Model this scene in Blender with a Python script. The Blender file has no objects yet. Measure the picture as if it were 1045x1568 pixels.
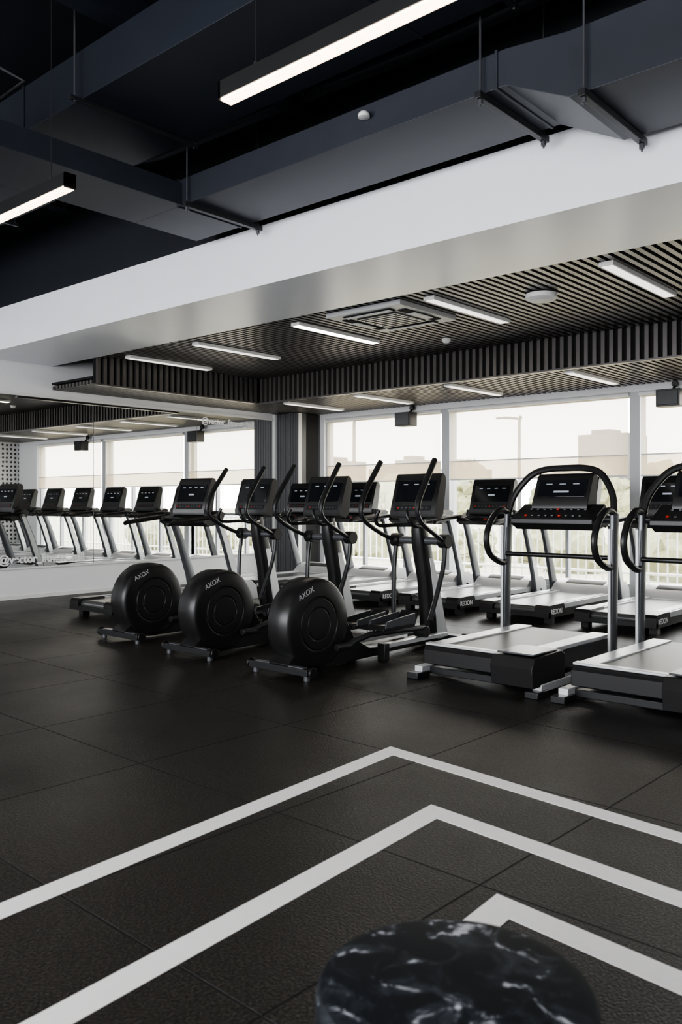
import bpy, math, random, bmesh
from mathutils import Vector, Matrix
random.seed(3)
S=bpy.context.scene
COL=S.collection

# ---------------------------------------------------------------- materials
def newmat(n):
    m=bpy.data.materials.new(n); m.use_nodes=True
    nt=m.node_tree; b=nt.nodes['Principled BSDF']
    return m,nt,b
def pmat(n,col,rough=.5,metal=0.,spec=.5,noise=0.,nscale=20.,bump=0.,emit=None,es=0.):
    m,nt,b=newmat(n)
    b.inputs['Base Color'].default_value=(*col,1)
    b.inputs['Roughness'].default_value=rough
    b.inputs['Metallic'].default_value=metal
    b.inputs['Specular IOR Level'].default_value=spec
    if noise>0 or bump>0:
        tc=nt.nodes.new('ShaderNodeTexCoord'); nz=nt.nodes.new('ShaderNodeTexNoise')
        nz.inputs['Scale'].default_value=nscale; nz.inputs['Detail'].default_value=4
        nt.links.new(tc.outputs['Object'],nz.inputs['Vector'])
        if noise>0:
            mx=nt.nodes.new('ShaderNodeMix'); mx.data_type='RGBA'
            mx.inputs[6].default_value=(*[c*(1-noise) for c in col],1)
            mx.inputs[7].default_value=(*[min(1,c*(1+noise)) for c in col],1)
            nt.links.new(nz.outputs['Fac'],mx.inputs[0]); nt.links.new(mx.outputs[2],b.inputs['Base Color'])
        if bump>0:
            bp=nt.nodes.new('ShaderNodeBump'); bp.inputs['Strength'].default_value=bump; bp.inputs['Distance'].default_value=.01
            nt.links.new(nz.outputs['Fac'],bp.inputs['Height']); nt.links.new(bp.outputs[0],b.inputs['Normal'])
    if emit:
        b.inputs['Emission Color'].default_value=(*emit,1); b.inputs['Emission Strength'].default_value=es
    return m
M_black=pmat('black_plastic',(.012,.012,.0125),.34,spec=.5,noise=.2,nscale=6)
M_dark=pmat('dark_metal',(.028,.029,.031),.33,.3,noise=.15,nscale=4)
M_silver=pmat('silver_paint',(.66,.67,.68),.28,.35,noise=.08,nscale=5)
M_grey=pmat('grey_metal',(.12,.125,.135),.28,.5,noise=.1,nscale=5)
M_belt=pmat('belt_rubber',(.06,.06,.06),.30,bump=.1,nscale=200)
M_belt2=pmat('deck_board',(.065,.064,.062),.36,bump=.08,nscale=200)
M_screen=pmat('screen_glass',(.008,.009,.011),.12)
M_led=pmat('display_led',(.1,.1,.1),.4,emit=(.75,.85,1),es=.16)
M_red=pmat('button_red',(.4,.02,.01),.4,emit=(1,.08,.03),es=.03)
M_white=pmat('label_white',(.9,.9,.9),.5)
M_label=pmat('label_grey',(.45,.45,.46),.5)
M_wall=pmat('wall_paint_white',(.80,.80,.81),.7,noise=.03,nscale=2,bump=.03)
M_beam=pmat('beam_paint_white',(.89,.91,.96),.26,noise=.03,nscale=2,bump=.015)
M_navy=pmat('ceiling_paint_navy',(.009,.0115,.018),.6,noise=.15,nscale=3,bump=.1)
M_duct=pmat('duct_paint_navy',(.025,.029,.039),.40,noise=.15,nscale=5,bump=.04)
M_duct2=pmat('duct_paint_dark',(.014,.0175,.026),.45,noise=.15,nscale=5,bump=.04)
M_slat=pmat('slat_brown',(.095,.089,.086),.33,.25,noise=.15,nscale=3)
M_col=pmat('column_cladding_grey',(.085,.087,.092),.5,noise=.1,nscale=5)
M_void=pmat('void_black',(.006,.006,.006),.9)
M_frame=pmat('window_frame_grey',(.45,.46,.47),.4,.1)
M_line=pmat('floor_paint_white',(.94,.93,.91),.5,noise=.03,nscale=30,bump=.1)
M_mirror=pmat('mirror_silver',(.9,.91,.9),.0,1.)
M_lampw=pmat('lamp_bright',(.9,.9,.9),.5,emit=(1,.88,.72),es=9)
M_lampd=pmat('lamp_dim',(.85,.85,.83),.5,emit=(1,.95,.88),es=.6)
M_pend=pmat('pendant_tube',(.9,.9,.9),.5,emit=(1,.72,.50),es=2.8)
M_plastic=pmat('white_plastic',(.75,.75,.74),.45)

def floor_mat():
    m,nt,b=newmat('rubber_floor')
    N=nt.nodes.new; L=nt.links.new
    tc=N('ShaderNodeTexCoord')
    nz=N('ShaderNodeTexNoise'); nz.inputs['Scale'].default_value=110; nz.inputs['Detail'].default_value=3
    L(tc.outputs['Object'],nz.inputs['Vector'])
    cr=N('ShaderNodeValToRGB'); cr.color_ramp.elements[0].position=.46; cr.color_ramp.elements[1].position=.72
    cr.color_ramp.elements[0].color=(.0055,.0050,.0044,1); cr.color_ramp.elements[1].color=(.062,.052,.044,1)
    L(nz.outputs['Fac'],cr.inputs[0])
    nb=N('ShaderNodeTexNoise'); nb.inputs['Scale'].default_value=1.1; nb.inputs['Detail'].default_value=5
    L(tc.outputs['Object'],nb.inputs['Vector'])
    mp=N('ShaderNodeMapping'); mp.inputs['Location'].default_value=(1.60,-2.45,0); mp.inputs['Rotation'].default_value=(0,0,math.radians(1))
    L(tc.outputs['Object'],mp.inputs['Vector'])
    br=N('ShaderNodeTexBrick'); br.offset=0; br.squash=1
    br.inputs['Scale'].default_value=1; br.inputs['Brick Width'].default_value=1; br.inputs['Row Height'].default_value=1
    br.inputs['Mortar Size'].default_value=.005; br.inputs['Mortar Smooth'].default_value=.4
    br.inputs['Color1'].default_value=(1,1,1,1); br.inputs['Color2'].default_value=(.78,.78,.78,1); br.inputs['Mortar'].default_value=(.1,.1,.1,1)
    L(mp.outputs[0],br.inputs['Vector'])
    mx=N('ShaderNodeMix'); mx.data_type='RGBA'; mx.blend_type='MULTIPLY'; mx.inputs[0].default_value=1
    L(cr.outputs[0],mx.inputs[6]); L(br.outputs['Color'],mx.inputs[7]); L(mx.outputs[2],b.inputs['Base Color'])
    mr=N('ShaderNodeMapRange'); mr.inputs['From Min'].default_value=.3; mr.inputs['From Max'].default_value=.7; mr.inputs['To Min'].default_value=.36; mr.inputs['To Max'].default_value=.48
    L(nb.outputs['Fac'],mr.inputs['Value'])
    rm=N('ShaderNodeMath'); rm.operation='ADD'; L(mr.outputs[0],rm.inputs[0])
    rs=N('ShaderNodeMath'); rs.operation='MULTIPLY'; rs.inputs[1].default_value=.3; L(br.outputs['Fac'],rs.inputs[0]); L(rs.outputs[0],rm.inputs[1])
    L(rm.outputs[0],b.inputs['Roughness'])
    ad=N('ShaderNodeMath'); ad.operation='MULTIPLY_ADD'; ad.inputs[1].default_value=-1.3
    L(br.outputs['Fac'],ad.inputs[0]); L(nz.outputs['Fac'],ad.inputs[2])
    bp=N('ShaderNodeBump'); bp.inputs['Strength'].default_value=.7; bp.inputs['Distance'].default_value=.006
    L(ad.outputs[0],bp.inputs['Height']); L(bp.outputs[0],b.inputs['Normal'])
    b.inputs['Specular IOR Level'].default_value=.38
    return m
M_floor=floor_mat()
def marble():
    m,nt,b=newmat('black_marble')
    N=nt.nodes.new; L=nt.links.new
    tc=N('ShaderNodeTexCoord')
    n1=N('ShaderNodeTexNoise'); n1.inputs['Scale'].default_value=11; n1.inputs['Detail'].default_value=9; n1.inputs['Distortion'].default_value=.8; n1.inputs['Roughness'].default_value=.7
    L(tc.outputs['Object'],n1.inputs['Vector'])
    n2=N('ShaderNodeTexNoise'); n2.inputs['Scale'].default_value=5.5; n2.inputs['Detail'].default_value=6; n2.inputs['Distortion'].default_value=1.0
    L(tc.outputs['Object'],n2.inputs['Vector'])
    s1=N('ShaderNodeMath'); s1.operation='SUBTRACT'; s1.inputs[1].default_value=.5; L(n2.outputs['Fac'],s1.inputs[0])
    s2=N('ShaderNodeMath'); s2.operation='ABSOLUTE'; L(s1.outputs[0],s2.inputs[0])
    c2=N('ShaderNodeValToRGB'); c2.color_ramp.elements[0].color=(1,1,1,1); c2.color_ramp.elements[0].position=.0; c2.color_ramp.elements[1].position=.04; c2.color_ramp.elements[1].color=(0,0,0,1)
    L(s2.outputs[0],c2.inputs[0])
    c1=N('ShaderNodeValToRGB'); c1.color_ramp.elements[0].position=.49; c1.color_ramp.elements[1].position=.64
    L(n1.outputs['Fac'],c1.inputs[0])
    mu=N('ShaderNodeMath'); mu.operation='MULTIPLY'; L(c1.outputs[0],mu.inputs[0])
    ad=N('ShaderNodeMath'); ad.operation='ADD'; ad.inputs[1].default_value=.30; L(c2.outputs[0],ad.inputs[0]); L(ad.outputs[0],mu.inputs[1])
    cr=N('ShaderNodeValToRGB'); e=cr.color_ramp.elements
    e[0].position=.0; e[0].color=(.005,.007,.010,1); e[1].position=.95; e[1].color=(.55,.57,.61,1)
    x=e.new(.33); x.color=(.035,.042,.052,1)
    L(mu.outputs[0],cr.inputs[0]); L(cr.outputs[0],b.inputs['Base Color'])
    b.inputs['Roughness'].default_value=.6; b.inputs['Specular IOR Level'].default_value=.25
    return m
M_marble=marble()
def dots():
    m,nt,b=newmat('wall_dots')
    N=nt.nodes.new; L=nt.links.new
    tc=N('ShaderNodeTexCoord'); vo=N('ShaderNodeTexVoronoi'); vo.inputs['Scale'].default_value=9; vo.inputs['Randomness'].default_value=.15
    L(tc.outputs['Object'],vo.inputs['Vector'])
    cr=N('ShaderNodeValToRGB'); cr.color_ramp.interpolation='CONSTANT'
    cr.color_ramp.elements[0].color=(.02,.02,.02,1); cr.color_ramp.elements[1].position=.28; cr.color_ramp.elements[1].color=(.7,.7,.7,1)
    L(vo.outputs['Distance'],cr.inputs[0]); L(cr.outputs[0],b.inputs['Base Color'])
    return m
M_dots=dots()
def blind():
    m=bpy.data.materials.new('blind_fabric'); m.use_nodes=True; nt=m.node_tree; nt.nodes.clear()
    N=nt.nodes.new; L=nt.links.new
    o=N('ShaderNodeOutputMaterial'); t=N('ShaderNodeBsdfTransparent'); tr=N('ShaderNodeBsdfTranslucent'); d=N('ShaderNodeBsdfDiffuse')
    t.inputs[0].default_value=(.64,.60,.56,1); tr.inputs[0].default_value=(.76,.67,.53,1); d.inputs[0].default_value=(.8,.75,.66,1)
    a=N('ShaderNodeMixShader'); a.inputs[0].default_value=.15; L(tr.outputs[0],a.inputs[1]); L(d.outputs[0],a.inputs[2])
    c=N('ShaderNodeMixShader'); c.inputs[0].default_value=.34; L(t.outputs[0],c.inputs[1]); L(a.outputs[0],c.inputs[2])
    L(c.outputs[0],o.inputs[0]); return m
M_blind=blind()
def glass():
    m=bpy.data.materials.new('window_glass'); m.use_nodes=True; nt=m.node_tree; nt.nodes.clear()
    N=nt.nodes.new; L=nt.links.new
    o=N('ShaderNodeOutputMaterial'); t=N('ShaderNodeBsdfTransparent'); g=N('ShaderNodeBsdfGlossy'); g.inputs['Roughness'].default_value=.01
    t.inputs[0].default_value=(.92,.92,.90,1)
    c=N('ShaderNodeMixShader'); c.inputs[0].default_value=.05; L(t.outputs[0],c.inputs[1]); L(g.outputs[0],c.inputs[2]); L(c.outputs[0],o.inputs[0]); return m
M_glass=glass()
M_grass=pmat('dry_grass',(.38,.36,.27),.9,noise=.4,nscale=1.2)
M_leaf=pmat('bush_leaves',(.25,.25,.15),.8,noise=.5,nscale=5)
M_bldg=pmat('far_building',(.10,.095,.095),.8,noise=.2,nscale=.3)
M_asph=pmat('asphalt_pale',(.45,.44,.43),.8,noise=.1,nscale=1)

# ---------------------------------------------------------------- mesh builder
class MB:
    def __init__(s): s.v=[];s.f=[];s.m=[];s.mats=[]
    def mi(s,m):
        if m not in s.mats: s.mats.append(m)
        return s.mats.index(m)
    def add(s,vs,fs,m):
        o=len(s.v); i=s.mi(m)
        s.v+= [tuple(v) for v in vs]
        for f in fs: s.f.append([o+k for k in f]); s.m.append(i)
    def box(s,c,d,m,rot=None):
        x,y,z=[k/2 for k in d]
        vs=[Vector(p) for p in [(-x,-y,-z),(x,-y,-z),(x,y,-z),(-x,y,-z),(-x,-y,z),(x,-y,z),(x,y,z),(-x,y,z)]]
        if rot is not None: vs=[rot@v for v in vs]
        vs=[v+Vector(c) for v in vs]
        s.add(vs,[(0,3,2,1),(4,5,6,7),(0,1,5,4),(1,2,6,5),(2,3,7,6),(3,0,4,7)],m)
    def b2(s,x0,x1,y0,y1,z0,z1,m): s.box(((x0+x1)/2,(y0+y1)/2,(z0+z1)/2),(x1-x0,y1-y0,z1-z0),m)
    def prism(s,prof,x0,x1,m):           # profile in (y,z)
        n=len(prof)
        vs=[(x0,y,z) for y,z in prof]+[(x1,y,z) for y,z in prof]
        fs=[tuple(range(n)),tuple(range(2*n-1,n-1,-1))]+[(i,(i+1)%n,n+(i+1)%n,n+i) for i in range(n)]
        s.add(vs,fs,m)
    def beam(s,p0,p1,wx,wy,m):
        s.loft([(*p0,wx,wy),(*p1,wx,wy)],m,n=4)
    def loft(s,secs,m,n=12,e=.6):
        vs=[];fs=[]
        for (x,y,z,wx,wy) in secs:
            for k in range(n):
                if n==4: a,b=[(1,1),(-1,1),(-1,-1),(1,-1)][k]
                else:
                    t=2*math.pi*k/n; c,q=math.cos(t),math.sin(t)
                    a=math.copysign(abs(c)**e,c); b=math.copysign(abs(q)**e,q)
                vs.append((x+a*wx/2,y+b*wy/2,z))
        for j in range(len(secs)-1):
            for k in range(n):
                fs.append((j*n+k,j*n+(k+1)%n,(j+1)*n+(k+1)%n,(j+1)*n+k))
        fs.append(tuple(range(n))); L=(len(secs)-1)*n; fs.append(tuple(L+k for k in range(n-1,-1,-1)))
        s.add(vs,fs,m)
    def tube(s,pts,r,m,seg=8,smooth=3,closed=False):
        P=[Vector(p) for p in pts]
        if smooth>1 and len(P)>2:
            Q=[]
            for i in range(len(P)-1):
                a=P[max(i-1,0)];b=P[i];c=P[i+1];d=P[min(i+2,len(P)-1)]
                for k in range(smooth):
                    t=k/smooth
                    Q.append(.5*((2*b)+(c-a)*t+(2*a-5*b+4*c-d)*t*t+(3*b-a-3*c+d)*t**3))
            Q.append(P[-1]); P=Q
        n=len(P); vs=[];fs=[]; up=None
        for i,p in enumerate(P):
            t=(P[min(i+1,n-1)]-P[max(i-1,0)]).normalized()
            if up is None:
                up=Vector((1,0,0)) if abs(t.x)<.8 else Vector((0,0,1))
            u=(up-t*up.dot(t)).normalized(); w=t.cross(u); up=u
            rr=r[min(i,len(r)-1)] if isinstance(r,(list,tuple)) else r
            for k in range(seg):
                a=2*math.pi*k/seg; vs.append(p+u*math.cos(a)*rr+w*math.sin(a)*rr)
        for i in range(n-1):
            for k in range(seg): fs.append((i*seg+k,i*seg+(k+1)%seg,(i+1)*seg+(k+1)%seg,(i+1)*seg+k))
        fs.append(tuple(range(seg-1,-1,-1))); fs.append(tuple((n-1)*seg+k for k in range(seg)))
        s.add(vs,fs,m)
    def cyl(s,p0,p1,r,m,seg=20): s.tube([p0,p1],r,m,seg=seg,smooth=1)
    def revx(s,prof,cy,cz,m,seg=40,cx=0,cap=True):
        vs=[];fs=[];n=len(prof)
        for x,r in prof:
            for k in range(seg):
                a=2*math.pi*k/seg; vs.append((cx+x,cy+r*math.cos(a),cz+r*math.sin(a)))
        for j in range(n-1):
            for k in range(seg): fs.append((j*seg+k,j*seg+(k+1)%seg,(j+1)*seg+(k+1)%seg,(j+1)*seg+k))
        if cap: fs.append(tuple(range(seg))); fs.append(tuple((n-1)*seg+k for k in range(seg-1,-1,-1)))
        s.add(vs,fs,m)
    def revz(s,prof,cx,cy,m,seg=48):
        vs=[];fs=[];n=len(prof)
        for r,z in prof:
            for k in range(seg):
                a=2*math.pi*k/seg; vs.append((cx+r*math.cos(a),cy+r*math.sin(a),z))
        for j in range(n-1):
            for k in range(seg): fs.append((j*seg+k,j*seg+(k+1)%seg,(j+1)*seg+(k+1)%seg,(j+1)*seg+k))
        fs.append(tuple(range(seg))); fs.append(tuple((n-1)*seg+k for k in range(seg-1,-1,-1)))
        s.add(vs,fs,m)
    def mesh(s,name,smooth=True):
        me=bpy.data.meshes.new(name); me.from_pydata(s.v,[],s.f)
        for m in s.mats: me.materials.append(m)
        for p,i in zip(me.polygons,s.m): p.material_index=i
        bm=bmesh.new(); bm.from_mesh(me); bmesh.ops.recalc_face_normals(bm,faces=bm.faces); bm.to_mesh(me); bm.free()
        if smooth:
            me.shade_smooth()
            me.set_sharp_from_angle(angle=math.radians(35))
        me.update(); return me
    def obj(s,name,loc=(0,0,0),bevel=0,smooth=True):
        return place(s.mesh(name,smooth),name,loc,bevel)
def place(me,name,loc=(0,0,0),bevel=0,rz=0):
    o=bpy.data.objects.new(name,me); COL.objects.link(o); o.location=loc; o.rotation_euler=(0,0,rz)
    if bevel:
        b=o.modifiers.new('bev','BEVEL'); b.width=bevel; b.segments=2; b.limit_method='ANGLE'; b.angle_limit=math.radians(40)
    return o
def simple(name,x0,x1,y0,y1,z0,z1,m,bevel=0):
    b=MB(); c=((x0+x1)/2,(y0+y1)/2,(z0+z1)/2)
    b.box((0,0,0),(x1-x0,y1-y0,z1-z0),m); return b.obj(name,c,bevel,smooth=False)

# ---------------------------------------------------------------- room constants
XL=-10.86; XR=-.6; XN=3.5; YW=11.1; YB=-4.0; YB0=5.1; YB1=6.2
ZB=3.2; ZR=3.23; ZL=2.87; ZC=4.7; WT=2.78
b=MB(); b.b2(XL-.2,XN+.2,YB-.2,YW+.25,-.1,0,M_floor); b.obj('floor',smooth=False)
simple('wall_left',XL-.2,XL,YB-.2,YW+.25,0,ZC,M_wall)
simple('wall_left_upper',XL,XL+.02,YB,YB0-.01,3.72,ZC,M_navy)
b=MB()
ys=[3.0,4.9,6.85,8.75,10.47]
for a,c in zip(ys,ys[1:]): b.b2(XL,XL+.02,a+.004,c-.004,.43,2.75,M_mirror)
b.obj('wall_mirror',smooth=False)
b=MB(); b.b2(XL,XL+.03,3.0,10.5,.405,.43,M_plastic); b.b2(XL,XL+.03,3.0,10.5,2.75,2.79,M_plastic); b.b2(XL,XL+.05,10.47,10.52,0,2.86,M_plastic)
b.obj('trim_mirror',smooth=False)
simple('baseboard_left',XL,XL+.012,YB,10.46,0,.05,M_plastic)
def text(name,body,loc,size,parent=None,ext=.001,mat=None,off=.012,tilt=0):
    cu=bpy.data.curves.new(name,'FONT'); cu.body=body; cu.size=size; cu.extrude=ext; cu.offset=size*off
    cu.materials.append(mat or M_white)
    o=bpy.data.objects.new(name,cu); COL.objects.link(o); o.location=loc
    o.rotation_euler=(Matrix.Rotation(tilt,3,'X')@Matrix(((0,0,1),(1,0,0),(0,1,0)))).to_euler()
    if parent: o.parent=parent
text('mirror_lettering','@vector_fitness_hall',(XL+.022,5.42,.49),.15,off=.03)
text('mirror_lettering','@vector_fitness_hall',(XL+.022,8.85,2.60),.135,off=.02)

simple('wall_window_top',XL,XN,YW,YW+.25,WT,ZC,M_wall)
simple('wall_window_sill',XL,XR,YW,YW+.25,0,.12,M_frame)
simple('wall_window_left',XL,-10.2,YW,YW+.25,.12,WT,M_wall)
mull=[-10.2,-7.6,-4.56,-1.55]
simple('wall_window_right',-1.5,XN,YW,YW+.25,.12,WT,M_wall)
for i,(a,c) in enumerate(zip(mull,mull[1:])):
    b=MB(); y0=YW+.06;y1=YW+.14
    b.b2(a,a+.07,y0,y1,.12,WT,M_frame); b.b2(c-.07,c,y0,y1,.12,WT,M_frame)
    b.b2(a,c,y0,y1,WT-.06,WT,M_frame); b.b2(a,c,y0,y1,.12,.2,M_frame)
    b.b2(a,c,y0,y1,1.05,1.10,M_frame)
    n=3
    for k in range(1,n):
        xx=a+(c-a)*k/n; b.b2(xx-.025,xx+.025,y0,y1,.2,1.66,M_frame)
    b.b2(a+.07,c-.07,YW+.09,YW+.095,.2,WT-.06,M_glass)
    b.obj('window_%d'%(i+1),smooth=False)
    b=MB(); 
    def sheet(y,z0,z1): b.add([(a+.09,y,z0),(c-.09,y,z0),(c-.09,y,z1),(a+.09,y,z1)],[(0,1,2,3)],M_blind)
    sheet(YW-.02,1.67,WT-.03)
    b.b2(a+.09,c-.09,YW-.035,YW-.005,1.65,1.67,M_plastic)
    sheet(YW-.012,1.67,1.95)
    b.b2(a+.09,c-.09,YW-.03,YW-.005,1.935,1.95,M_plastic)
    b.cyl((a+.07,YW-.03,WT-.03),(c-.07,YW-.03,WT-.03),.03,M_plastic,12)
    b.obj('roller_blind')
for x in mull[1:3]: simple('trim_window_post',x-.07,x+.07,YW-.01,YW+.2,.12,WT,M_frame)
b=MB(); b.b2(XL+.001,-10.3,10.53,YW-.001,0,ZL-.01,M_col)
x=XL+.03
while x<-10.33: b.b2(x,x+.052,10.518,10.53,.0,ZL-.01,M_col); x+=.062
b.b2(-10.3,-10.285,10.53,10.62,0,ZL-.01,M_plastic)
b.b2(-10.3,-10.29,10.75,11.05,0,ZL-.01,M_void)
b.obj('corner_column',smooth=False)
simple('wall_right',XR,XR+.2,YB1,YW,0,ZC,M_dots)
simple('wall_right_near',XN,XN+.2,YB-.2,YB1+.2,0,ZC,M_wall)
simple('wall_right_return',XR+.2,XN,YB1,YB1+.2,0,ZC,M_wall)
simple('wall_back_sill',XL,XN,YB-.2,YB,0,.8,M_wall)
simple('wall_back_top',XL,XN,YB-.2,YB,3.9,ZC,M_navy)
simple('wall_back_left',XL,-9.5,YB-.2,YB,.8,3.9,M_wall)
simple('wall_back_right',2.6,XN,YB-.2,YB,.8,3.9,M_wall)
b=MB()
for k in range(6):
    xx=-9.5+12.1*k/5; b.b2(xx-.04,xx+.04,YB-.14,YB-.06,.8,3.9,M_frame)
b.b2(-9.5,2.6,YB-.14,YB-.06,.8,.88,M_frame); b.b2(-9.5,2.6,YB-.14,YB-.06,3.82,3.9,M_frame)
b.obj('window_4',smooth=False)  # unseen window, added behind the camera to brighten the beam's near face

simple('ceiling_beam',XL,XN,YB0,YB1,ZB,3.72,M_beam)
simple('ceiling_beam_upper',XL,XN,YB0+.01,YB1,3.72,ZC,M_navy)
simple('ceiling',XL-.2,XN+.2,YB-.2,YW+.25,ZC,ZC+.15,M_navy)
b=MB()
b.b2(-9.8,XR,YB1,9.15,ZR+.10,ZR+.14,M_void)
x=-9.74
while x<XR-.05: b.b2(x,x+.045,YB1+.002,9.10,ZR,ZR+.06,M_slat); x+=.085
b.obj('ceiling_slatted_high',smooth=False)
b=MB()
b.b2(XL,XR,9.2,YW,ZL+.07,ZL+.1,M_void)
x=XL+.02
while x<XR-.05: b.b2(x,x+.045,9.2,YW-.002,ZL,ZL+.05,M_slat); x+=.085
b.obj('ceiling_slatted_low',smooth=False)
b=MB()
b.b2(XL,-9.85,YB1,9.2,ZL+.07,ZL+.1,M_void)
x=XL+.02
while x<-9.88: b.b2(x,x+.045,YB1+.002,9.2,ZL,ZL+.05,M_slat); x+=.085
b.obj('ceiling_slatted_side',smooth=False)
b=MB()
b.b2(-9.83,XR-.01,9.16,9.19,ZL,ZR+.1,M_void)
x=-9.74
while x<XR-.07: b.b2(x,x+.045,9.115,9.16,ZL-.01,ZR+.09,M_slat); x+=.10
b.b2(-9.8,XR-.01,9.11,9.19,ZL-.02,ZL-.001,M_slat)
b.obj('trim_bulkhead_far',smooth=False)
b=MB()
b.b2(-9.84,-9.81,YB1+.01,9.15,ZL,ZR+.1,M_void)
y=YB1+.03
while y<9.05: b.b2(-9.81,-9.765,y,y+.045,ZL-.01,ZR+.09,M_slat); y+=.10
b.b2(-9.84,-9.765,YB1+.01,9.1,ZL-.02,ZL-.001,M_slat)
b.obj('trim_bulkhead_side',smooth=False)
for x in (-2.9,-4.63,-6.38,-8.06,-9.45,-1.2):
    b=MB(); b.box((0,0,0),(.12,1.38,.035),M_plastic); b.box((0,0,-.018),(.09,1.34,.006),M_lampw if x==-6.38 else M_lampd)
    b.obj('ceiling_strip_lamp',(x,7.17,ZR-.019),smooth=False)
for x in (-9.35,-7.92,-6.34,-4.62,-2.9):
    b=MB(); b.box((0,0,0),(.12,1.3,.035),M_plastic); b.box((0,0,-.018),(.09,1.26,.006),M_lampd)
    b.obj('ceiling_strip_lamp',(x,9.95,ZL-.019),smooth=False)
b=MB(); b.box((0,0,0),(.95,.95,.05),M_frame); b.box((0,0,-.03),(.5,.5,.02),M_grey)
for sx,sy,dx,dy in ((0,-.36,.6,.1),(0,.36,.6,.1),(-.36,0,.1,.6),(.36,0,.1,.6)):
    b.box((sx,sy,-.028),(dx,dy,.012),M_void); b.box((sx*1.02,sy*1.02,-.04),(dx*.95,dy*.5,.01),M_frame)
for k in range(7): b.box((0,-.21+k*.07,-.042),(.46,.012,.006),M_dark)
b.obj('air_conditioner_cassette',(-5.37,6.86,ZR-.027),.008)
b=MB(); b.revz([(.12,0.0),(.145,-.01),(.145,-.05),(.11,-.07),(.05,-.075)],0,0,M_plastic); b.obj('ceiling_speaker',(-3.79,7.08,ZR-.001))
b=MB(); b.revz([(.05,.0),(.055,-.005),(.05,-.03),(.03,-.05)],0,0,M_plastic,24); b.obj('smoke_detector',(-5.68,8.3,ZR-.001))
b=MB(); b.revz([(.010,.028),(.025,.024),(.036,.012),(.039,0),(.039,-.010),(.016,-.015)],0,0,M_plastic,24); b.obj('smoke_detector',(-3.52,4.209,3.80))
def speaker(x,y,z):
    b=MB(); b.box((0,0,0),(.30,.2,.22),M_black); b.box((0,-.103,0),(.26,.01,.18),M_dark)
    b.revx([(-.02,.06),(.02,.06)],.0,0,M_black,16); b.tube([(0,.08,.1),(0,.15,.16),(0,.17,.2)],.02,M_black)
    b.cyl((0,.14,.2),(0,.2,.2),.04,M_black); b.obj('wall_speaker',(x,y,z),.008)
speaker(-8.2,10.85,2.63); speaker(-4.0,10.85,2.63)

# ---------------------------------------------------------------- ducts & services
def sweepx(b,secs,m):
    vs=[];fs=[]
    for x,y0,y1,z0,z1 in secs: vs+=[(x,y0,z0),(x,y1,z0),(x,y1,z1),(x,y0,z1)]
    for j in range(len(secs)-1):
        for k in range(4): fs.append((j*4+k,j*4+(k+1)%4,(j+1)*4+(k+1)%4,(j+1)*4+k))
    fs.append((0,1,2,3)); q=(len(secs)-1)*4; fs.append((q+3,q+2,q+1,q)); b.add(vs,fs,m)
b=MB()
sweepx(b,[(-6.1,4.25,4.92,3.68,3.89),(-2.6,4.25,4.92,3.68,3.89),(-2.5,4.25,4.92,3.68,3.89),(-2.12,4.27,5.0,3.5,3.86),(3.3,4.27,5.0,3.5,3.86)],M_duct)
for x in (-5.5,-2.56): b.b2(x-.01,x+.01,4.242,4.928,3.672,3.90,M_duct)
b.b2(-6.1,-5.45,-2.5,4.3,3.681,3.86,M_duct)
for y in (1.0,): b.b2(-6.11,-5.44,y-.01,y+.01,3.672,3.87,M_duct)
def hang(x,y0,y1,z):
    b.b2(x-.02,x+.02,y0-.06,y1+.04,z-.045,z-.005,M_dark)
    for y in (y0-.03,y1+.0):
        b.cyl((x,y,z-.09),(x,y,ZC),.007,M_grey,8); b.cyl((x,y,z-.075),(x,y,z-.045),.018,M_grey,8)
hang(-5.35,4.25,4.98,3.68); hang(-2.65,4.25,4.98,3.68); hang(-2.02,4.27,5.02,3.5); hang(-.6,4.27,5.02,3.5)
b.b2(-6.2,-5.35,2.3,2.34,3.63,3.67,M_dark)
for xx in (-6.18,-5.38): b.cyl((xx,2.32,3.6),(xx,2.32,ZC),.01,M_grey,8)
b.obj('ventilation_duct',bevel=.006,smooth=False)
b=MB()
sweepx(b,[(-10.5,3.2,4.12,4.08,4.42),(3.2,3.2,4.12,4.08,4.42)],M_duct2)
for k in range(5): x=-9+k*3; b.b2(x-.01,x+.01,3.19,4.13,4.073,4.428,M_duct2)
for x in (-8,-5.2,-2.4,.4):
    for y in (3.14,4.17): b.cyl((x,y,4.04),(x,y,ZC),.008,M_grey,8)
    b.b2(x-.015,x+.015,3.1,4.2,4.045,4.075,M_dark)
b.obj('ventilation_duct',bevel=.006,smooth=False)
b=MB()
for y,z in ((1.9,4.45),(2.1,4.45),(.6,4.5)): b.cyl((-10.7,y,z),(3.3,y,z),.03,M_duct,10)
b.tube([(-5.62,2.62,4.65),(-5.62,2.62,3.87),(-5.35,2.85,4.12),(-5.62,2.62,4.32)],.012,M_grey,smooth=1)
b.tube([(-9,-1,4.6),(-9,3,4.6),(-6.6,4.9,4.6),(3,4.9,4.6)],.05,M_duct)
for x in (-8.5,-4.9,-1.2): b.b2(x-.08,x+.08,YB,YB0,4.52,4.7,M_duct2)
b.obj('ceiling_services',smooth=True)
def pendant(x0,x1,y,z):
    b=MB(); L=(x1-x0)/2
    b.b2(-L,L,-.038,.038,0.01,.09,M_black); b.b2(-L,-L+.012,-.038,.038,0,.09,M_black); b.b2(L-.012,L,-.038,.038,0,.09,M_black)
    b.b2(-L+.012,L-.012,-.032,.032,-.002,.012,M_pend)
    for xx in (-L+.22,L-.22): b.cyl((xx,0,.09),(xx,0,ZC-z),.0025,M_dark,6); b.cyl((xx,0,.09),(xx,0,.12),.012,M_dark,8)
    b.obj('pendant_strip_lamp',((x0+x1)/2,y,z),smooth=False)
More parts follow.
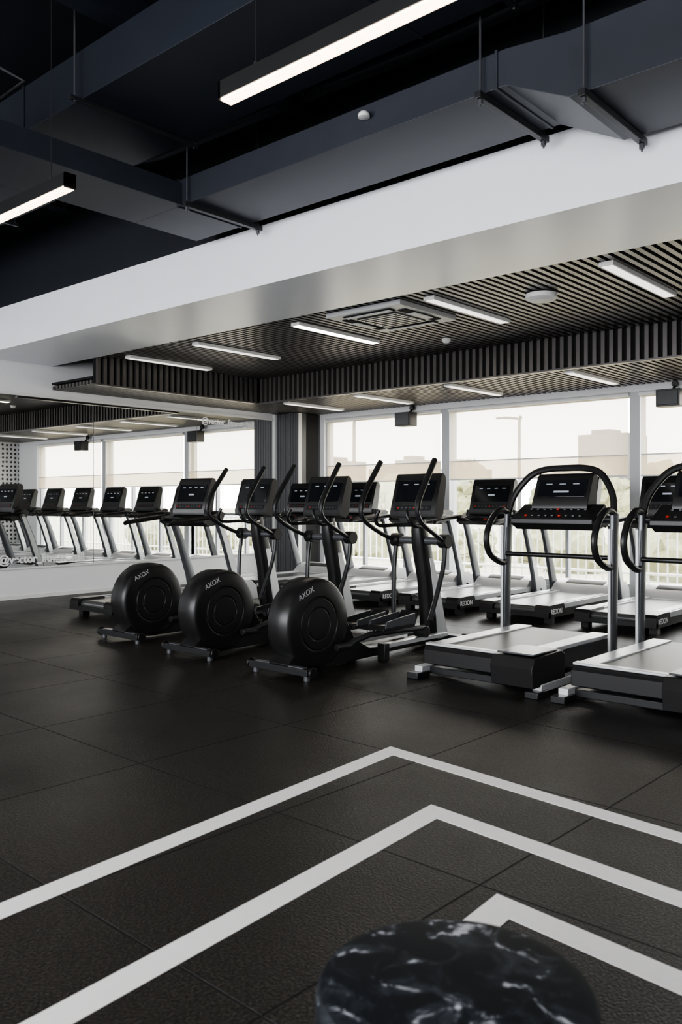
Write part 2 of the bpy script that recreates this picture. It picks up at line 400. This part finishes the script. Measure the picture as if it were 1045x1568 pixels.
pendant(-3.09,-.9,2.66,3.2); pendant(-6.8,-4.62,2.76,3.2); pendant(-3.09,-.9,-.6,3.2); pendant(-6.8,-4.62,-.6,3.2)

# ---------------------------------------------------------------- floor markings
def chevron(cx,cy,w=.1,la=4.6,lb=4.0):
    a=Vector((.065,-1)).normalized(); c=Vector((1,-.11)).normalized(); O=Vector((cx,cy))
    na=Vector((-a.y,a.x)); nc=Vector((c.y,-c.x))
    if na.x<0: na=-na
    if nc.y>0: nc=-nc
    M=Matrix(((a.x,-c.x),(a.y,-c.y))); r=nc*w-na*w; st=M.inverted()@r
    I=O+na*w+a*st.x
    A0=O+a*la; A1=O+a*la+na*w; C0=O+c*lb; C1=O+c*lb+nc*w
    z=.0015
    b=MB(); P=[O,A0,A1,I,C1,C0]
    vs=[(p.x,p.y,z) for p in P]+[(p.x,p.y,0.0002) for p in P]
    b.add(vs,[(0,1,2,3),(0,3,4,5)]+[(i,(i+1)%6,6+(i+1)%6,6+i) for i in range(6)],M_line)
    b.obj('floor_marking',smooth=False)
chevron(-2.80,3.57); chevron(-2.13,3.00,w=.105,la=4); chevron(-1.48,2.46,w=.11,la=3.4)

# ---------------------------------------------------------------- pouf
b=MB(); b.revz([(.235,0),(.245,.02),(.245,.38),(.247,.42),(.245,.44),(.238,.45),(.22,.455),(.05,.457)],0,0,M_marble,64)
b.revz([(.2478,.36),(.251,.365),(.251,.37),(.2478,.375)],0,0,M_black,64)
b.obj('marble_pouf',(-.84,1.255,0))

# ---------------------------------------------------------------- treadmill
def treadmill_mesh():
    b=MB()
    b.b2(-.40,.40,.03,2.0,.06,.16,M_black)
    b.b2(-.26,.26,.03,1.6,.15,.182,M_belt)
    b.cyl((-.26,.035,.135),(.26,.035,.135),.046,M_belt,16)
    for s in (-1,1):
        b.b2(min(s*.27,s*.42),max(s*.27,s*.42),.03,1.68,.145,.198,M_silver)
        b.b2(min(s*.30,s*.39),max(s*.30,s*.39),.2,1.5,.198,.203,M_grey)
        b.prism([(-.05,.07),(-.05,.17),(-.02,.2),(.12,.205),(.30,.205),(.36,.07)],min(s*.26,s*.43),max(s*.26,s*.43),M_black)
        b.b2(s*.36-.04,s*.36+.04,.05,.14,0,.07,M_black); b.b2(s*.36-.04,s*.36+.04,1.85,1.95,0,.07,M_black)
        b.loft([(s*.445,1.80,.03,.06,.17),(s*.445,1.72,.35,.055,.14),(s*.445,1.56,.8,.05,.12),(s*.445,1.42,1.12,.05,.11)],M_grey,n=12,e=.5)
        b.loft([(s*.477,1.80,.05,.012,.10),(s*.475,1.72,.35,.012,.09),(s*.472,1.56,.8,.012,.075),(s*.472,1.44,1.08,.012,.06)],M_silver,n=4)
        b.tube([(s*.44,1.46,1.10),(s*.44,1.3,1.12),(s*.44,1.0,1.09),(s*.44,.74,1.06),(s*.42,.70,1.05)],.028,M_black,seg=10)
    b.b2(-.43,.43,-.055,.0,.075,.12,M_black)
    b.prism([(1.58,.19),(1.68,.28),(1.85,.33),(2.02,.32),(2.12,.24),(2.15,.07),(1.58,.07)],-.40,.40,M_silver)
    b.prism([(1.60,.20),(1.70,.292),(1.80,.325),(1.80,.30),(1.65,.19)],-.25,.25,M_black)
    b.prism([(1.22,1.06),(1.24,1.10),(1.50,1.20),(1.56,1.17),(1.50,1.04),(1.30,1.01)],-.44,.44,M_black)
    b.prism([(1.335,1.15),(1.33,1.20),(1.445,1.58),(1.47,1.61),(1.51,1.60),(1.53,1.55),(1.47,1.2),(1.42,1.12)],-.31,.31,M_black)
    n=Vector((0,-.957,.29))
    R=Matrix.Rotation(math.radians(-16.8),3,'X')
    def onpanel(u,h,w,hh,m,t=.006):
        p=Vector((u,1.333,1.21))+Vector((0,.29,.957))*h+n*.002
        b.box(p,(w,t,hh),m,R)
    onpanel(0,.22,.52,.22,M_screen,.01)
    onpanel(0,.045,.5,.06,M_dark,.01)
    for k in range(9): onpanel(-.22+k*.055,.045,.022,.012,M_grey if k%4 else M_red,.02)
    for k in range(4): onpanel(-.17+k*.115,.29,.05,.010,M_led,.014)
    onpanel(0,.2,.10,.02,M_led,.014)
    b.cyl((-.33,1.36,1.12),(-.33,1.38,1.2),.045,M_dark); b.cyl((.33,1.36,1.12),(.33,1.38,1.2),.045,M_dark)
    b.box((0,1.25,1.085),(.05,.04,.02),M_red)
    b.tube([(-.2,1.28,1.06),(-.2,1.1,1.1),(-.1,1.04,1.12),(.1,1.04,1.12),(.2,1.1,1.1),(.2,1.28,1.06)],.018,M_black)
    return b.mesh('treadmill')
TM=treadmill_mesh()
for x in (-9.35,-8.2,-7.05,-5.9,-4.75,-3.6,-2.45):
    o=place(TM,'treadmill',(x,8.28,0),.006); text('logo_label','REDON',(.4305,.0,.105),.075,o)
o=place(TM,'treadmill',(-8.45,5.35,0),.006); text('logo_label','REDON',(.4305,.0,.105),.075,o)

# ---------------------------------------------------------------- elliptical
def elliptical_mesh():
    b=MB()
    P=[(-.118,.005),(-.118,.118),(-.110,.122),(-.110,.128),(-.118,.132),(-.118,.195),(-.109,.199),(-.109,.207),(-.118,.212),(-.118,.315),(-.108,.335),(-.09,.348),(0,.352)]
    P=P+[(-x,r) for x,r in P[::-1][1:]]
    b.revx(P,0,.372,M_black,56)
    b.prism([(-.30,.03),(-.33,.10),(-.2,.2),(.2,.3),(.35,.34),(.44,.20),(.62,.11),(.75,.10),(.75,.03)],-.10,.10,M_black)
    b.b2(-.06,.06,-.3,1.75,.03,.10,M_dark)
    b.box((0,-.30,.065),(.62,.08,.05),M_dark); b.box((0,-.30,.092),(.5,.05,.01),M_grey)
    for s in (-1,1):
        b.cyl((s*.27,-.30,0),(s*.27,-.30,.05),.024,M_grey,12); b.cyl((s*.32,-.30,.065),(s*.34,-.30,.065),.04,M_black,16)
    b.box((0,1.76,.06),(.66,.10,.06),M_dark)
    for s in (-1,1): b.cyl((s*.27,1.76,0),(s*.27,1.76,.05),.028,M_silver,12); b.cyl((s*.22,1.83,.05),(s*.27,1.83,.05),.05,M_black,16)
    for s in (-1,1):
        b.b2(s*.17-.03,s*.17+.03,.72,1.62,.10,.135,M_silver)
        b.box((s*.17,.72,.07),(.08,.06,.14),M_black)
        dy=.30; dz=-.17-.03*s
        b.tube([(s*.15,.16,.372+dz),(s*.15,.34,.372+dz)],.03,M_dark,smooth=1)
        fy=1.3-.08*s
        b.tube([(s*.15,dy,.372+dz),(s*.20,.5,.24),(s*.22,fy,.22)],.026,M_dark,smooth=2)
        b.cyl((s*.14,fy,.185),(s*.25,fy,.185),.05,M_black,16)
        py=.85-.08*s; pz=.27+.02*s
        b.prism([(py-.22,pz-.02),(py-.2,pz+.02),(py+.17,pz+.02),(py+.24,pz+.10),(py+.26,pz+.09),(py+.2,pz-.03)],s*.22-.085,s*.22+.085,M_black)
        for e in (-1,1): b.prism([(py-.2,pz),(py-.18,pz+.05),(py+.2,pz+.09),(py+.2,pz)],s*.22+e*.085-.008,s*.22+e*.085+.008,M_grey)
        b.tube([(s*.27,1.47,.97),(s*.27,1.43,.7),(s*.26,fy+.03,.28)],.022,M_dark,seg=10)
        b.tube([(s*.27,1.47,.95),(s*.30,1.28,1.02),(s*.31,1.05,1.14),(s*.31,1.0,1.26),(s*.31,1.08,1.42),(s*.30,1.26,1.66)],.02,M_dark,seg=10,smooth=4)
        b.tube([(s*.31,1.0,1.24),(s*.31,1.02,1.32),(s*.31,1.10,1.45),(s*.30,1.27,1.675)],.026,M_black,seg=10)
        b.cyl((s*.22,1.47,.96),(s*.31,1.47,.96),.062,M_black,20)
        b.tube([(s*.05,1.42,1.10),(s*.16,1.3,1.10),(s*.20,1.12,1.10),(s*.18,1.05,1.16),(s*.15,1.06,1.24)],.018,M_black)
    b.cyl((-.24,1.47,.96),(.24,1.47,.96),.035,M_grey,16)
    b.loft([(0,1.66,.03,.17,.26),(0,1.62,.25,.15,.20),(0,1.56,.6,.13,.17),(0,1.49,.9,.14,.18),(0,1.45,1.05,.12,.14),(0,1.44,1.22,.10,.10)],M_black,n=16,e=.6)
    b.loft([(0,1.765,.05,.15,.07),(0,1.71,.25,.13,.065),(0,1.64,.6,.12,.06),(0,1.575,.85,.10,.04)],M_silver,n=12,e=.5)
    for s in (-1,1): b.loft([(s*.085,1.70,.06,.02,.17),(s*.075,1.67,.25,.02,.12),(s*.065,1.60,.6,.02,.09),(s*.06,1.54,.8,.02,.05)],M_silver,n=4)
    b.prism([(1.345,1.17),(1.34,1.22),(1.44,1.54),(1.465,1.565),(1.50,1.55),(1.52,1.5),(1.47,1.2),(1.42,1.15)],-.25,.25,M_black)
    R=Matrix.Rotation(math.radians(-17.4),3,'X'); n=Vector((0,-.954,.3))
    def on(u,h,w,hh,m,t=.006):
        p=Vector((u,1.343,1.225))+Vector((0,.3,.954))*h+n*.002; b.box(p,(w,t,hh),m,R)
    on(0,.19,.42,.2,M_screen,.01); on(0,.03,.4,.05,M_dark,.01)
    for k in range(8): on(-.16+k*.045,.03,.02,.012,M_grey if k%4 else M_red,.02)
    for k in range(3): on(-.12+k*.12,.25,.05,.010,M_led,.014)
    b.b2(-.06,.06,1.24,1.36,1.13,1.17,M_black)
    return b.mesh('elliptical_trainer')
EM=elliptical_mesh()
for x,y in ((-4.55,4.77),(-5.70,4.82),(-6.85,4.92)):
    o=place(EM,'elliptical_trainer',(x,y,0),.006); text('logo_label','AXOX',(.119,-.22,.565),.06,o,mat=M_label,tilt=math.radians(22))

# ---------------------------------------------------------------- short-deck treadmill with arch frame
def arch_mesh():
    b=MB()
    for s in (-1,1):
        b.b2(s*.49-.035,s*.49+.035,-.02,1.42,.03,.085,M_silver)
        b.b2(s*.49-.05,s*.49+.05,-.1,.06,0,.045,M_dark); b.b2(s*.49-.05,s*.49+.05,1.3,1.45,0,.035,M_dark)
        b.loft([(s*.475,1.21,.06,.05,.11),(s*.475,1.23,.7,.05,.10),(s*.47,1.26,1.22,.05,.09)],M_grey,n=12,e=.5)
        b.b2(s*.475-.012,s*.475+.012,1.147,1.16,.09,1.1,M_silver)
        b.b2(min(s*.27,s*.41),max(s*.27,s*.41),.0,1.3,.235,.265,M_silver)
        b.tube([(s*.47,1.25,1.22),(s*.47,1.12,1.24),(s*.47,.98,1.16),(s*.47,.90,1.02),(s*.47,.95,.88),(s*.47,1.12,.80),(s*.47,1.2,.80)],.026,M_black,seg=10,smooth=4)
    b.b2(-.52,.52,.08,.16,.02,.07,M_dark); b.b2(-.5,.5,1.2,1.3,.02,.1,M_dark)
    b.b2(-.40,.40,.02,1.3,.10,.235,M_black); b.b2(-.27,.27,.02,1.28,.235,.255,M_belt2)
    b.prism([(-.05,.12),(-.05,.22),(-.02,.262),(.05,.267),(.05,.12)],-.42,.42,M_black)
    b.b2(-.41,.41,-.045,.02,.255,.272,M_silver)
    b.prism([(-.12,.07),(-.14,.2),(-.1,.27),(.28,.28),(.33,.25),(.33,.07)],.20,.52,M_black)
    b.b2(.22,.50,-.08,.26,.278,.29,M_grey)
    b.tube([(-.47,1.25,1.2),(-.44,1.30,1.36),(-.33,1.36,1.52),(-.2,1.39,1.58),(0,1.40,1.59),(.2,1.39,1.58),(.33,1.36,1.52),(.44,1.30,1.36),(.47,1.25,1.2)],.028,M_black,seg=10,smooth=4)
    b.cyl((-.46,1.2,.87),(.46,1.2,.87),.02,M_black,12)
    b.cyl((-.46,1.27,1.17),(.46,1.27,1.17),.03,M_dark,12)
    b.prism([(1.1,1.13),(1.1,1.17),(1.34,1.29),(1.40,1.24),(1.38,1.12),(1.2,1.08)],-.36,.36,M_black)
    b.prism([(1.25,1.25),(1.25,1.28),(1.36,1.52),(1.40,1.545),(1.45,1.52),(1.42,1.25)],-.25,.25,M_black)
    R=Matrix.Rotation(math.radians(-24.6),3,'X')
    def on(u,h,w,hh,m,t=.006):
        p=Vector((u,1.25,1.28))+Vector((0,.416,.909))*h+Vector((0,-.909,.416))*.003; b.box(p,(w,t,hh),m,R)
    on(0,.15,.43,.16,M_screen,.01)
    for k in range(3): on(-.12+k*.12,.19,.06,.010,M_led,.014)
    on(0,.12,.14,.02,M_led,.013)
    R2=Matrix.Rotation(math.radians(-63),3,'X')
    for r in range(2):
        for k in range(9):
            p=Vector((-.24+k*.06,1.14+r*.1,1.198+r*.05)); b.box(p,(.024,.012,.02),M_grey if (k+r)%5 else M_red,R2)
    return b.mesh('manual_treadmill')
AM=arch_mesh()
place(AM,'manual_treadmill',(-3.27,5.15,0),.006); place(AM,'manual_treadmill',(-2.10,5.15,0),.006)

# ---------------------------------------------------------------- exterior
simple('ground_outside',-260,160,YW+.3,320,-.5,-.3,M_grass)
simple('ground_pavement',-40,30,YW+.3,13.6,-.3,-.12,M_asph)
b=MB()
x=-24
while x<8: b.cyl((x,14.2,-.3),(x,14.2,.95),.015,M_silver,6); x+=.16
b.cyl((-24,14.2,.95),(8,14.2,.95),.03,M_silver,8); b.cyl((-24,14.2,.1),(8,14.2,.1),.025,M_silver,8)
b.obj('street_railing')
bm=bmesh.new()
for k in range(90):
    x=random.uniform(-34,6); y=random.uniform(17,26); r=random.uniform(.3,.9)
    g=bmesh.ops.create_icosphere(bm,subdivisions=3,radius=r,matrix=Matrix.Translation((x,y,-.2+r*.4)))
    for v in g['verts']:
        v.co+=Vector((random.uniform(-1,1),random.uniform(-1,1),random.uniform(-1,1)))*.09
for k in range(14):
    x=-75+k*6+random.uniform(-2,2); y=random.uniform(55,70); r=random.uniform(1.6,2.6)
    for q in range(5):
        g=bmesh.ops.create_icosphere(bm,subdivisions=3,radius=r*random.uniform(.5,.8),matrix=Matrix.Translation((x+random.uniform(-r,r),y,r*.3+random.uniform(0,r))))
        for v in g['verts']:
            v.co+=Vector((random.uniform(-1,1),random.uniform(-1,1),random.uniform(-1,1)))*.3
me=bpy.data.meshes.new('hedge'); bm.to_mesh(me); bm.free(); me.materials.append(M_leaf); place(me,'hedge')
b=MB()
def bld(px,y,w,h):
    b.b2(px-w/2,px+w/2,y,y+12,-.4,h,M_bldg); b.b2(px-w*.3,px+w*.1,y+2,y+8,h,h+1.2,M_bldg)
bld(-86,190,12,17.5); bld(-70,200,16,9); bld(-150,190,14,11); bld(-140,185,7,13); bld(-122,180,10,10); bld(-160,175,9,13); bld(-215,190,30,9); bld(-180,190,20,7); bld(-45,190,20,9);bld(-300,190,60,10)
b.obj('distant_buildings',smooth=False)
for x,y in ((-32.3,56.9),(-41.6,48.6)):
    b=MB(); b.tube([(0,0,-.3),(0,0,7.2),(.1,0,7.6),(-1.2,0,7.8)],[.16,.15,.13,.12,.10],M_bldg,smooth=3); b.box((-1.5,0,7.8),(.9,.3,.14),M_bldg); b.obj('street_lamp',(x,y,0))

# ---------------------------------------------------------------- light
w=bpy.data.worlds.new('overcast_sky'); S.world=w; w.use_nodes=True
bg=w.node_tree.nodes['Background']; bg.inputs[0].default_value=(.965,.975,1,1); bg.inputs[1].default_value=4.4
def portal(name,loc,sx,sy,rx):
    l=bpy.data.lights.new(name,'AREA'); l.shape='RECTANGLE'; l.size=sx; l.size_y=sy
    l.cycles.is_portal=True
    o=bpy.data.objects.new(name,l); COL.objects.link(o); o.location=loc; o.rotation_euler=(rx,0,0)
portal('daylight_portal',(-5.87,YW+.24,1.45),8.8,2.7,-math.pi/2)
portal('daylight_portal',(-3.45,YB-.19,2.35),12.2,3.1,math.pi/2)

# ---------------------------------------------------------------- camera
cd=bpy.data.cameras.new('camera'); cam=bpy.data.objects.new('camera',cd); COL.objects.link(cam)
cam.location=(0,0,1.3); cam.rotation_euler=(math.pi/2,0,math.radians(41.45))
cd.sensor_fit='HORIZONTAL'; cd.sensor_width=24; cd.lens=24*1300/1045; cd.shift_y=-14/1045
cd.clip_end=1000
cd.dof.use_dof=True; cd.dof.focus_distance=8; cd.dof.aperture_fstop=4.0
S.camera=cam
S.view_settings.view_transform='AgX'
S.view_settings.look='AgX - Medium High Contrast'
S.view_settings.exposure=1.35
